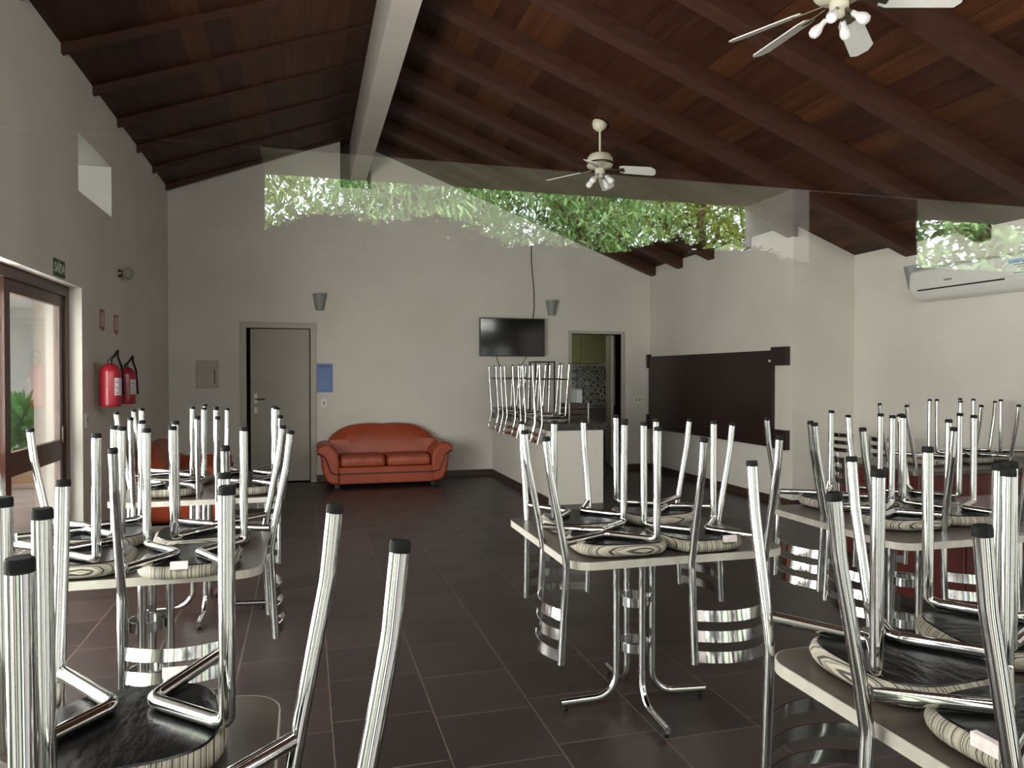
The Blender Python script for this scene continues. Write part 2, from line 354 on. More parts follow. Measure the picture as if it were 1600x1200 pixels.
struct('wall_kitchen_tiles', B(3.2, 5.7, 13.17, 13.199, .9, 1.62), 'azulejo')
k = thing('wall_cabinet', 'olive yellow kitchen wall cabinet seen high through the doorway', 'cabinet', (4.55, 13.19, 1.66))
obj('body', B(-.65, .85, -.34, 0, 0, .85), 'olive', k)
for x in (-.65, -.15, .35): obj('door', B(x + .005, x + .495, -.36, -.341, .01, .84), 'olive', k)
obj('knob', lathe(bmesh.new(), [(.012, 0), (.018, .02), (.012, .03)], 10, mtx=Matrix.Translation((-.2, -.36, .08)) @ Matrix.Rotation(R(90), 4, 'X')), 'black', k)
k = thing('kitchen_counter', 'dark stone kitchen counter under patterned tiles behind the doorway', 'counter', (4.4, 12.88, 0))
obj('base', B(-1.1, 1.25, -.24, .28, 0, .84), 'darkwood', k); obj('worktop', B(-1.15, 1.28, -.3, .285, .842, .885), 'granite', k, bevel=.006)
k = thing('microwave_oven', 'small pale microwave oven on the kitchen counter', 'microwave', (4.62, 12.88, .887))
obj('body', B(-.25, .25, -.2, .17, 0, .30), 'greywhite', k, bevel=.01); obj('door', B(-.24, .12, -.212, -.201, .02, .28), 'greywhite', k); obj('control_panel', B(.13, .24, -.212, -.201, .02, .28), 'white', k)

# ------------------------------------------------------------------ door 1 (far left) and door 2 (kitchen)
bm = bmesh.new()
box(bm, -.84, -.76, D - .02, D + .22, 0, 2.16); box(bm, .06, .135, D - .02, D + .22, 0, 2.16); box(bm, -.76, .06, D - .02, D + .22, 2.08, 2.16)
d1 = struct('door_1', bm, 'casing')
A = Matrix.Translation((.05, D + .02, 0)) @ Matrix.Rotation(R(-3.5), 4, 'Z')
obj('leaf', box(bmesh.new(), -.765, -.004, 0, .035, .02, 2.07, 0, A), 'doorgrey', d1)
h = obj('lever_handle', tube(bmesh.new(), [A @ Vector(p) for p in fillet([(-.70, .0, 1.13), (-.70, -.05, 1.13), (-.58, -.05, 1.13)], .012)], .009, 8), 'darkmetal', d1)
obj('escutcheon', box(bmesh.new(), -.72, -.68, -.006, 0, 1.07, 1.2, 0, A), 'cream', d1); obj('lock_plate', box(bmesh.new(), -.72, -.68, -.006, 0, .94, 1.02, 0, A), 'cream', d1)
bm = bmesh.new()
box(bm, 3.77, 3.82, D - .012, D + .22, 0, 2.115); box(bm, 4.62, 4.68, D - .012, D + .22, 0, 2.115); box(bm, 3.82, 4.62, D - .012, D + .22, 2.07, 2.115)
d2 = struct('door_2', bm, 'casing')
A2 = Matrix.Translation((4.60, D + .24, 0)) @ Matrix.Rotation(R(-17), 4, 'Z')
obj('leaf', box(bmesh.new(), -.037, 0, 0, .77, .02, 2.06, 0, A2), 'doorgrey', d2)
obj('handle', T([A2 @ Vector(p) for p in ((-.037, .70, 1.0), (-.085, .70, 1.0), (-.085, .60, 1.0))], .009, 8), 'darkmetal', d2)

# ------------------------------------------------------------------ left glazed door and the yard behind it
bm = bmesh.new(); x0, x1 = XL - .16, XL - .09
box(bm, x0, x1, 6.49, 6.57, 0, 2.145); box(bm, x0, x1, 1.0, 1.08, 0, 2.145); box(bm, x0, x1, 1.08, 6.49, 2.07, 2.145)
d3 = struct('door_3', bm, 'wood_frame')
def leaf(y0, y1, x, m='wood_frame'):
    bm = bmesh.new(); s = .095
    box(bm, x, x + .04, y0, y0 + s, .02, 2.07); box(bm, x, x + .04, y1 - s, y1, .02, 2.07)
    box(bm, x, x + .04, y0 + s, y1 - s, 1.985, 2.07); box(bm, x, x + .04, y0 + s, y1 - s, .80, .955); box(bm, x, x + .04, y0 + s, y1 - s, .02, .16)
    o = obj('door_leaf', bm, m, d3)
    obj('pane', B(x + .017, x + .023, y0 + s, y1 - s, .955, 1.985), M['glassd'], o); obj('pane', B(x + .017, x + .023, y0 + s, y1 - s, .16, .80), M['glassd'], o)
    return o
m = M['glassd'] = M['glass'].copy(); m.name = 'door_glass'
for nd in m.node_tree.nodes:
    if nd.type == 'MAP_RANGE': nd.inputs[3].default_value = .04
lf = leaf(5.32, 6.49, XL - .15)
obj('latch', B(XL - .109, XL - .10, 6.42, 6.45, .93, 1.06), 'darkmetal', lf)
leaf(4.2, 5.28, XL - .21, 'wood_lit'); leaf(3.12, 4.25, XL - .15); leaf(2.05, 3.08, XL - .21)

struct('floor_yard', B(-6.5, XL - .34, 1.0, 14, -.09, -.02), 'stone')
bm = bmesh.new(); box(bm, -6.5, -1.9, 13.2, 13.4, -.02, 2.75); box(bm, -6.7, -6.5, 1, 13.4, -.02, 2.75)
struct('wall_yard', bm, 'plaster_out')
struct('ceiling_yard_eave', B(-5.3, XL - .35, .5, 13.4, 2.5, 2.62), 'plaster_out')
bm = B(-2.29, -2.055, 7.45, 7.75, -.02, 2.5); struct('trim_2', bm, 'column')

def leafmesh(bm, p, d, up, L_, W_, mi=0, curl=.25):
    d = d.normalized(); s = d.cross(up)
    if s.length < 1e-3: s = d.orthogonal()
    s.normalize(); n_ = s.cross(d)
    c = [p, p + d * L_ * .35 + s * W_ / 2, p + d * L_ * .35 - s * W_ / 2, p + d * L_ * .75 + s * W_ * .36 - n_ * curl * L_ * .25, p + d * L_ * .75 - s * W_ * .36 - n_ * curl * L_ * .25, p + d * L_ - n_ * curl * L_ * .6]
    mid1 = p + d * L_ * .35 - n_ * W_ * .12; mid2 = p + d * L_ * .75 - n_ * (curl * L_ * .25 + W_ * .1)
    v = [bm.verts.new(q) for q in c + [mid1, mid2]]
    for f in ((0, 6, 1), (0, 2, 6), (1, 6, 7, 3), (2, 4, 7, 6), (3, 7, 5), (4, 5, 7)): bm.faces.new([v[i] for i in f]).material_index = mi
k = thing('potted_plant', 'bushy green plant in a pale pot in the bright yard outside the glass door', 'plant', (-3.62, 11.2, -.02))
obj('pot', lathe(bmesh.new(), [(.16, 0), (.2, .02), (.24, .32), (.25, .4), (.22, .4), (.2, .36)], 20), 'terracotta', k, True)
obj('saucer', B(-.32, .32, -.32, .32, 0, .05), 'stone', k, bevel=.01)
rnd = random.Random(3); bm = bmesh.new()
for i in range(420):
    a = rnd.uniform(0, 6.28); e = rnd.uniform(.05, 1.4); rr0 = rnd.uniform(.05, .35)
    d = Vector((math.cos(a) * math.cos(e), math.sin(a) * math.cos(e), math.sin(e))); p = Vector((0, 0, .5)) + d * rr0 * Vector((1, 1, 1.6)).length / 1.4
    leafmesh(bm, p, (d + Vector((0, 0, rnd.uniform(-.5, .3)))).normalized(), Vector((0, 0, 1)), rnd.uniform(.22, .4), rnd.uniform(.06, .1), 0, rnd.uniform(.2, .7))
obj('foliage', bm, 'leaf4', k)
k = thing('garden_urn', 'small greenish ceramic urn on the paving left of the potted plant', 'pot', (-3.95, 10.7, -.02))
obj('body', lathe(bmesh.new(), [(.1, 0), (.16, .08), (.18, .2), (.12, .3), (.14, .34), (.1, .34)], 18), 'olive', k, True)

# ------------------------------------------------------------------ porch and garden behind the camera, seen mirrored in the pane
struct('floor_porch', B(-6, 9, -3.35, YG - .1, -.1, -.01), 'shade')
struct('ceiling_porch', B(-4, 9, -2.90, YG - .1, 2.447, 2.5), 'shade')
struct('trim_3', B(-2.6, 9, -3.345, -2.90, 2.447, 2.75), 'soffit')
struct('trim_4', B(2.50, 2.60, -3.345, -2.90, -.01, 2.447), 'soffit')
struct('trim_5', B(2.601, 3.33, -3.30, -2.92, -.01, 2.447), 'shade')  # dark panel stands for the shaded face of the pillar
struct('wall_reflection_mask', B(-4, -.19, -3.30, -2.905, -.01, 2.447), 'shade')  # added dark wall that blanks out the left side of the reflection
struct('floor_garden', B(-25, 30, -30, -3.35, -.15, -.05), 'grass')
k = thing('reflection_screen', 'added black board screen hiding the lower part of the mirrored garden', 'screen', (0, -2.86, 0))  # added behind the camera to black out the lower reflection
bm = bmesh.new(); x = -.40
while x < 6.2: box(bm, x, x + .1725, 0, .025, -.005, 2.05); x += .1725
obj('boards', bm, 'shade', k)
for z in (.25, 1.1, 1.95): obj('rail', B(-.18, 6.2, -.035, -.001, z, z + .07), 'shade', k)
def tree(label, x, y, hgt, rx, rz_, cz, n, mkey, L0, W0, seed, drop=.3):
    rnd = random.Random(seed); t = thing('garden_tree', label, 'tree', (x, y, -.05), 0, 'garden trees mirrored in the window')
    bm = bmesh.new(); tips = []
    tube(bm, [(0, 0, 0), (.05, 0, cz * .5), (-.04, .04, cz), (0, .05, hgt * .9)], lambda f: .11 * (1 - .75 * f), 9)
    for i in range(26):
        a = rnd.uniform(0, 6.28); z0 = rnd.uniform(cz * .35, hgt * .75); e = rnd.uniform(.1, .9); L_ = rx * rnd.uniform(.5, 1.05)
        d = Vector((math.cos(a) * math.cos(e), math.sin(a) * math.cos(e) * .8, math.sin(e)))
        pts = [Vector((0, 0, z0)), Vector((0, 0, z0)) + d * L_ * .5 + Vector((0, 0, .05)), Vector((0, 0, z0)) + d * L_]
        tube(bm, pts, lambda f: .022 * (1 - .7 * f), 6); tips += [pts[1], pts[2], (pts[1] + pts[2]) / 2]
    obj('trunk', bm, 'bark', t, True)
    bm = bmesh.new(); cl = [Vector((rnd.gauss(0, rx * .5), rnd.gauss(0, rx * .4), cz + rnd.gauss(0, rz_ * .5))) for _ in range(max(n // 26, 8))] + tips
    for i in range(n):
        c = rnd.choice(cl); a = rnd.uniform(0, 6.28); e = rnd.gauss(0, .5); d = Vector((math.cos(a) * math.cos(e), math.sin(a) * math.cos(e), math.sin(e) - drop))
        p = c + Vector((rnd.gauss(0, .11), rnd.gauss(0, .11), rnd.gauss(0, .09)))
        leafmesh(bm, p, d, Vector((rnd.uniform(-.3, .3), rnd.uniform(-.3, .3), 1)), L0 * rnd.uniform(.6, 1.25), W0 * rnd.uniform(.7, 1.2), 0, rnd.uniform(.1, .6))
    obj('foliage', bm, mkey, t); return t
tree('yellow green tree behind the screen at the far left of the mirrored garden', -.7, -6.2, 4.6, 1.0, 1.1, 3.1, 7500, 'leaf2', .08, .032, 1)
tree('bright tree with long drooping leaves left of the centre of the mirrored garden', .9, -5.8, 4.4, 1.05, 1.0, 2.9, 7500, 'leaf1', .13, .022, 2, .6)
tree('dense bright green tree in the middle of the mirrored garden', 2.5, -6.0, 4.4, 1.15, 1.1, 3.0, 10000, 'leaf1', .10, .026, 4, .4)
tree('olive green tree right of the middle with sky showing through', 4.1, -6.6, 4.8, 1.1, 1.2, 3.0, 6500, 'leaf2', .08, .034, 5)
tree('dark green tree beside the white porch pillar in the mirrored garden', 5.4, -6.4, 4.8, .85, 1.2, 3.4, 2600, 'leaf3', .11, .045, 6)
tree('broad leaved tree beyond the porch pillar at the right of the garden', 6.9, -5.6, 4.4, 1.1, 1.0, 3.0, 3000, 'leaf1', .18, .07, 7)
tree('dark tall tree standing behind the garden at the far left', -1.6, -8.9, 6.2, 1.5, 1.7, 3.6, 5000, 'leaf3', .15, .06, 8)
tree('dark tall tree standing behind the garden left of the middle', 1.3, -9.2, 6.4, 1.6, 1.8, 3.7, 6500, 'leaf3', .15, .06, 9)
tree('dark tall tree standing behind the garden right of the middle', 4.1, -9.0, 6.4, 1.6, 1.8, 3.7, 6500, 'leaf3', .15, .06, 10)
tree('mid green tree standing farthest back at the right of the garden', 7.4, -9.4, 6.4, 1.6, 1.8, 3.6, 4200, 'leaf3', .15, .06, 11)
k = thing('added_vine', 'added dark leafy vine roughening the top edge of the black board screen', 'vine', (1.6, -2.88, 2.03))  # added to break up the straight lower edge of the reflection
rnd = random.Random(21); bm = bmesh.new()
for i in range(5200):
    u = rnd.uniform(-1.95, 1.0); hh = (.11 - .035 * (u + 2) + .05 * math.sin(u * 4.1) + .03 * math.sin(u * 11.3)) * rnd.random() ** .8; p = Vector((u, rnd.uniform(-.10, .05), hh)); a = rnd.uniform(0, 6.28)
    leafmesh(bm, p, Vector((math.cos(a), math.sin(a) * .5, rnd.uniform(-.3, .6))), Vector((0, -.3, 1)), rnd.uniform(.04, .08), rnd.uniform(.012, .03), 0, .4)
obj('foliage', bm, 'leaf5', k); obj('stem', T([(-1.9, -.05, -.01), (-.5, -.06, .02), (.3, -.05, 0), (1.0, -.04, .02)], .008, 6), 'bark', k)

# ------------------------------------------------------------------ chairs: built upside down, origin on the table top, +x = towards the backrest
TR = .0143
def seat_ring(k, N=44):
    a = 2 * math.pi * k / N; c, s = math.cos(a), math.sin(a); e = .62
    x = math.copysign(abs(c) ** e, c); y = math.copysign(abs(s) ** e, s)
    hx = .185; hy = .178 - .022 * (x + 1) / 2
    return (-.065 + hx * x, hy * y)
def seat_pad():
    bm = bmesh.new(); N = 44; rings = []
    for f, z in ((.55, .0005), (.84, .003), (.94, .009), (.985, .019), (1.0, .031), (.975, .043), (.93, .050), (.90, .051)):
        rings.append([bm.verts.new((-.065 + (seat_ring(k)[0] + .065) * f, seat_ring(k)[1] * f, z)) for k in range(N)])
    for a, b in zip(rings, rings[1:]):
        for k in range(N): bm.faces.new((a[k], a[(k + 1) % N], b[(k + 1) % N], b[k]))
    bm.faces.new(rings[0][::-1]); bm.faces.new(rings[-1]); return bm
def seat_under():
    bm = bmesh.new(); N = 44; rings = []
    for f, z in ((.915, .0512), (.90, .0545), (.6, .0555), (.25, .0555)):
        rings.append([bm.verts.new((-.065 + (seat_ring(k)[0] + .065) * f, seat_ring(k)[1] * f, z)) for k in range(N)])
    for a, b in zip(rings, rings[1:]):
        for k in range(N): bm.faces.new((a[k], a[(k + 1) % N], b[(k + 1) % N], b[k]))
    bm.faces.new(rings[0][::-1]); bm.faces.new(rings[-1]); return bm
def cap_at(p, q, r, ln=.012):
    p, q = Vector(p), Vector(q); d = (p - q).normalized(); return T([p - d * .004, p + d * ln * .7, p + d * ln], lambda f: r * (1.06 if f < .9 else .93), 14)
def make_chair(H=0.0, tagged=False):
    t = thing('dining_chair', '', 'chair')
    obj('seat', seat_pad(), 'stripe', t, True); su = obj('seat_underside', seat_under(), 'vinyl', t, True); su['label'] = 'glossy black underside of the seat'
    for s in (-1, 1):
        f = fillet([(-.171, s * .169, .485 + H), (-.168, s * .168, .075), (-.150, s * .150, .070), (-.012, s * .030, .070), (.186, s * .150, .072)], [.045, .01, .035])
        lg = obj('front_leg', T(f, TR, 14), 'chrome', t, True)
        obj('foot_cap', cap_at((-.171, s * .169, .485 + H), (-.17, s * .169, .3), TR), 'rubber', lg, True)
        P = [(.265, s * .163, .455 + H), (.252, s * .163, .335 + H * .8), (.203, s * .163, .09), (.186, s * .163, -.01), (.207, s * .160, -.375)]
        q = fillet(P, [.35, .5, .16], 6); rl = obj('rear_leg', T(q, TR, 14), 'chrome', t, True)
        obj('foot_cap', cap_at(P[0], P[1], TR), 'rubber', rl, True)
    for z in (-.368, -.293, -.218):
        xb = .186 + .021 * (-z - .01) / .365
        pth = [(xb + .002 + .050 * (1 - (y / .155) ** 2), y, z) for y in [(-.155 + .31 * k / 12) for k in range(13)]]
        obj('back_slat', band(bmesh.new(), pth, 0, .040, .003, Vector((-.175, 0, 1)).normalized()), 'steel', t, True)
    return t
def add_tag(t, x=.118, y=-.02):
    g = obj('care_tag', B(x - .002, x + .012, y, y + .055, .046, .07, mtx=None), 'tag', t); g['label'] = 'small pale care tag'; return g
proto = make_chair(); first = [True]
G_ = 'chairs turned upside down on the tables'
TZ = .765
def chair(x, y, a, label, z=TZ, group=G_, tg=None):
    o = proto if first[0] else copy_tree(proto); first[0] = False
    o.location = (x, y, z); o.rotation_euler = (0, 0, R(a)); tag(o, label, 'chair', group)
    return o

chs = []
# centre table
chs.append(chair(1.117, 2.717, 177.6, 'upturned chair on the centre table, front left, its slatted back hanging over the left edge'))
chs.append(chair(1.53, 2.65, -87, 'upturned chair on the centre table, front right, its slatted back hanging towards the viewer'))
chs.append(chair(1.659, 3.215, 8.3, 'upturned chair on the centre table, back right, back hanging over the right edge'))
chs.append(chair(1.187, 3.19, 93, 'upturned chair on the centre table, back left, back hanging over the far edge'))
# near left table
chs.append(chair(-.321, 1.556, 95.5, 'nearest left upturned chair, its black seat underside filling the lower left corner'))
chs.append(chair(-.172, 1.115, 13.4, 'upturned chair with two tall bare legs rising beside the open floor at the bottom'))
# left middle table
chs.append(chair(-.402, 2.79, -92.3, 'upturned chair on the left middle table, near right, white tag on its slats'))
chs.append(chair(-.345, 3.27, 7.2, 'upturned chair on the left middle table, its slatted back hanging over the right edge'))
chs.append(chair(-.849, 2.94, 179.4, 'upturned chair on the left middle table, front left, next to the glass door'))
chs.append(chair(-.871, 3.36, 174.8, 'upturned chair on the left middle table, back left corner, nearest the fire extinguishers'))
# left far table
chs.append(chair(-.751, 4.60, -86.6, 'upturned chair on the far left table, front left, dark bent legs towards the viewer'))
chs.append(chair(-.33, 4.56, -83.6, 'upturned chair on the far left table, front right, in front of the grey door'))
chs.append(chair(-.83, 5.10, 175, 'upturned chair on the far left table, back left, in front of the red armchair'))
chs.append(chair(-.36, 5.06, 88, 'upturned chair on the far left table, back right, legs against the grey door'))
# near right table
chs.append(chair(1.312, 1.456, 92.3, 'upturned chair on the near right table, at its far left corner, striped rim facing left'))
chs.append(chair(1.25, 1.045, 179.9, 'upturned chair on the near right table, near left, a pale tag on its black underside'))
chs.append(chair(1.76, 1.434, -15.7, 'upturned chair on the near right table, far right, cut by the picture edge'))
# right middle table
chs.append(chair(2.631, 3.27, 183.9, 'upturned chair on the right middle table, far left, back hanging towards the centre table'))
chs.append(chair(2.93, 2.76, -108, 'upturned chair on the right middle table, front, its slatted back hanging towards the viewer'))
chs.append(chair(3.08, 3.22, 85, 'upturned chair on the right middle table, back right'))
chs.append(chair(2.57, 2.80, 178, 'upturned chair on the right middle table, front left corner'))
for i in (1, 15): add_tag(chs[i], .118, .02)
add_tag(chs[6], .118, -.03); add_tag(chs[10], .118, 0); 
g = obj('care_tag', B(.247, .25, -.03, .045, -.30, -.235), 'tag', chs[6]); g['label'] = 'white printed tag'

# tables
def make_table():
    t = thing('dining_table', '', 'table'); w_ = .462
    poly = rrect(-w_, w_, -w_, w_, .09)
    obj('tabletop', prism(bmesh.new(), rrect(-w_ + .003, w_ - .003, -w_ + .003, w_ - .003, .087), -.028, 0), 'laminate', t)
    bm = bmesh.new(); a = rrect(-w_, w_, -w_, w_, .09); b_ = rrect(-w_ + .0031, w_ - .0031, -w_ + .0031, w_ - .0031, .0869); N = len(a)
    va = [[bm.verts.new((x, y, z)) for x, y in P_] for P_, z in ((a, -.029), (a, -.0005), (b_, .0004), (b_, -.0295))]
    for i in range(4):
        for k_ in range(N): bm.faces.new((va[i][k_], va[i][(k_ + 1) % N], va[(i + 1) % 4][(k_ + 1) % N], va[(i + 1) % 4][k_]))
    e = obj('edge_band', bm, 'edge', t); e['label'] = 'pale beige edge band'
    for k_ in range(4):
        a = R(90 * k_ + 45); ca, sa = math.cos(a), math.sin(a); d = R(90 * k_ + 45)
        P = [(.085 * ca, .085 * sa, -.03), (.085 * ca, .085 * sa, -TZ + .045), (.34 * ca, .34 * sa, -TZ + .036)]
        lg = obj('leg', T(fillet(P, .10, 8), .0155, 14), 'chrome', t, True)
        obj('glide', lathe(bmesh.new(), [(.008, 0), (.012, .004), (.012, .012), (.006, .022)], 10, (.32 * ca, .32 * sa, -TZ)), 'rubber', lg)
    for z in (-.30, -.50):
        ring = [(.068 * math.cos(2 * math.pi * k_ / 28), .068 * math.sin(2 * math.pi * k_ / 28), 0) for k_ in range(29)]
        obj('ring_brace', band(bmesh.new(), ring, z - .02, z + .02, .003), 'steel', t, True)
    obj('mounting_plate', B(-.12, .12, -.12, .12, -.0335, -.0296), 'black', t)
    return t
tb = make_table(); tf = True
for x, y, a, lb in ((1.40, 3.0, 45, 'square dining table with beige edge in the middle of the room'), (-.515, 1.23, 0, 'nearest left dining table, only its dark rounded corner showing'),
                    (-.615, 3.23, 0, 'left middle dining table beside the glass door'), (-.585, 4.86, 0, 'far left dining table in front of the grey door'),
                    (1.553, 1.145, 0, 'near right dining table, its pale edge cutting across the lower right corner'), (2.795, 2.93, 0, 'right middle dining table in front of the maroon table')):
    o = tb if tf else copy_tree(tb); tf = False
    o.location = (x, y, TZ); tag(o, lb, 'table', 'square dining tables with chrome pedestals')
    # the pedestal of each table is turned so that its feet point along the room
    for c in o.children:
        if c.name.startswith(('leg', 'ring_brace', 'mounting_plate')): c.rotation_euler = (0, 0, R(43))

# maroon table on the right with more upturned chairs, two upright chairs at the side wall
t = thing('buffet_table', 'long maroon lacquered table near the right wall', 'table', (5.0, 4.72, 0))
obj('tabletop', prism(bmesh.new(), rrect(-.82, .82, -.45, .45, .06), .735, .765), 'laminate', t)
obj('apron', B(-.76, .76, -.40, .40, .50, .735), 'maroon', t, bevel=.004)
for sx_ in (-.72, .60):
    for sy_ in (-.38, .26): obj('leg', B(sx_, sx_ + .12, sy_, sy_ + .12, 0, .50), 'maroon', t, bevel=.004)
chair(4.62, 4.66, 172, 'upturned chair on the maroon table, left one', .765)
chair(5.04, 4.62, -95, 'upturned chair on the maroon table, middle one', .765)
chair(5.46, 4.80, 8, 'upturned chair on the maroon table, right one by the side wall', .765)
t = thing('side_cabinet', 'low maroon cabinet standing under the right middle table line', 'cabinet', (4.05, 3.62, 0))
obj('body', B(-.42, .5, -.25, .25, .06, .66), 'maroon', t, bevel=.005); obj('plinth', B(-.40, .48, -.22, .24, 0, .06), 'black', t)
for x in (-.41, .045): obj('door', B(x, x + .445, -.268, -.251, .07, .65), 'maroon', t, bevel=.003)
for x, y, a, lb in ((5.45, 6.35, 180, 'upright slat back chair by the side wall, left one of the pair'), (5.45, 5.80, 175, 'upright slat back chair by the side wall, right one of the pair'), (3.95, 4.45, 150, 'upright slat back chair behind the right middle table')):
    o = copy_tree(proto); o.location = (x, y, .497); o.rotation_euler = (R(180), R(0), R(a)); tag(o, lb, 'chair', 'upright chairs on the floor')

# ------------------------------------------------------------------ bar counter with upturned bar stools
k = thing('bar_counter', 'white masonry bar counter with dark granite top joined to the far wall', 'counter', (2.925, 9.09, 0))
obj('body', B(-.325, .325, -1.29, 1.295, 0, .83), 'plaster', k); obj('granite_top', B(-.34, .40, -1.31, 1.295, .832, .915), 'granite', k, bevel=.006)
obj('skirting', B(-.339, -.326, -1.29, 1.295, 0, .09), 'base', k)
def make_stool():
    t = thing('bar_stool', '', 'stool'); H = .17
    bm = bmesh.new(); lathe(bm, [(.10, .001), (.155, .006), (.168, .022), (.165, .038), (.15, .044)], 28, (-.03, 0, 0)); obj('seat', bm, 'stripe', t, True)
    obj('seat_underside', lathe(bmesh.new(), [(.15, .0445), (.148, .05), (.1, .052)], 28, (-.03, 0, 0)), 'vinyl', t, True)
    for s in (-1, 1):
        f = fillet([(-.165, s * .150, .66), (-.13, s * .115, .066), (-.10, s * .08, .064), (.15, s * .13, .066)], [.03, .02])
        lg = obj('front_leg', T(f, .0125, 10), 'chrome', t, True); obj('foot_cap', cap_at(f[0], f[1], .0115), 'rubber', lg)
        P = [(.185, s * .155, .655), (.18, s * .155, .5), (.152, s * .15, .06), (.15, s * .15, -.01), (.205, s * .15, -.235)]
        rl = obj('rear_leg', T(fillet(P, [.3, .3, .12], 5), .0125, 10), 'chrome', t, True); obj('foot_cap', cap_at(P[0], P[1], .0115), 'rubber', rl)
    ring = [(.19 * math.cos(2 * math.pi * q / 28), .165 * math.sin(2 * math.pi * q / 28), .49) for q in range(29)]
    obj('foot_ring', tube(bmesh.new(), ring, .008, 8, cap=False), 'darkmetal', t, True)
    for z in (-.225, -.15):
        pth = [(.16 + .045 * (-z) / .235 + .035 * (1 - (y / .145) ** 2), y, 0) for y in [(-.145 + .29 * q / 10) for q in range(11)]]
        obj('back_slat', band(bmesh.new(), pth, z, z + .035, .003), 'steel', t, True)
    return t
st = make_stool()
for i, lb in enumerate(('nearest the viewer', 'second from the viewer', 'third from the viewer', 'fourth from the viewer', 'fifth from the viewer', 'farthest, against the wall')):
    o = st if i == 0 else copy_tree(st)
    o.location = (2.70 + (.02 if i % 2 else 0), 8.0 + .425 * i, .915); o.rotation_euler = (0, 0, R(180 + (4 if i % 2 else -3))); tag(o, 'upturned chrome bar stool on the granite counter, ' + lb, 'stool', 'bar stools upturned on the counter')
k = thing('metal_stool_frame', 'black square tube stool frame upturned on the counter near the kitchen doorway', 'stool', (3.02, 9.35, .915))
for x in (-.13, .13):
    for y in (-.13, .13): obj('leg', B(x - .009, x + .009, y - .009, y + .009, .0, .70), 'black', k)
bm = bmesh.new()
for y in (-.13, .13): box(bm, -.139, .139, y - .009, y + .009, .70, .718)
for x in (-.13, .13): box(bm, x - .009, x + .009, -.121, .121, .70, .718)
obj('top_frame', bm, 'black', k); obj('seat_board', B(-.14, .14, -.14, .14, 0, .03), 'black', k)
k = thing('bottle_crate', 'brown plastic bottle crate at the end of the granite counter', 'crate', (3.17, 8.55, .915))
bm = bmesh.new()
for z in (.0, .07, .14): 
    box(bm, -.13, .13, -.18, -.17, z, z + .05); box(bm, -.13, .13, .17, .18, z, z + .05); box(bm, -.13, -.12, -.17, .17, z, z + .05); box(bm, .12, .13, -.17, .17, z, z + .05)
box(bm, -.12, .12, -.17, .17, 0, .01); obj('basket', bm, 'crate', k)
for x in (-.13, .115):
    obj('corner_post', B(x, x + .015, -.185, -.181, 0, .2), 'white', k)

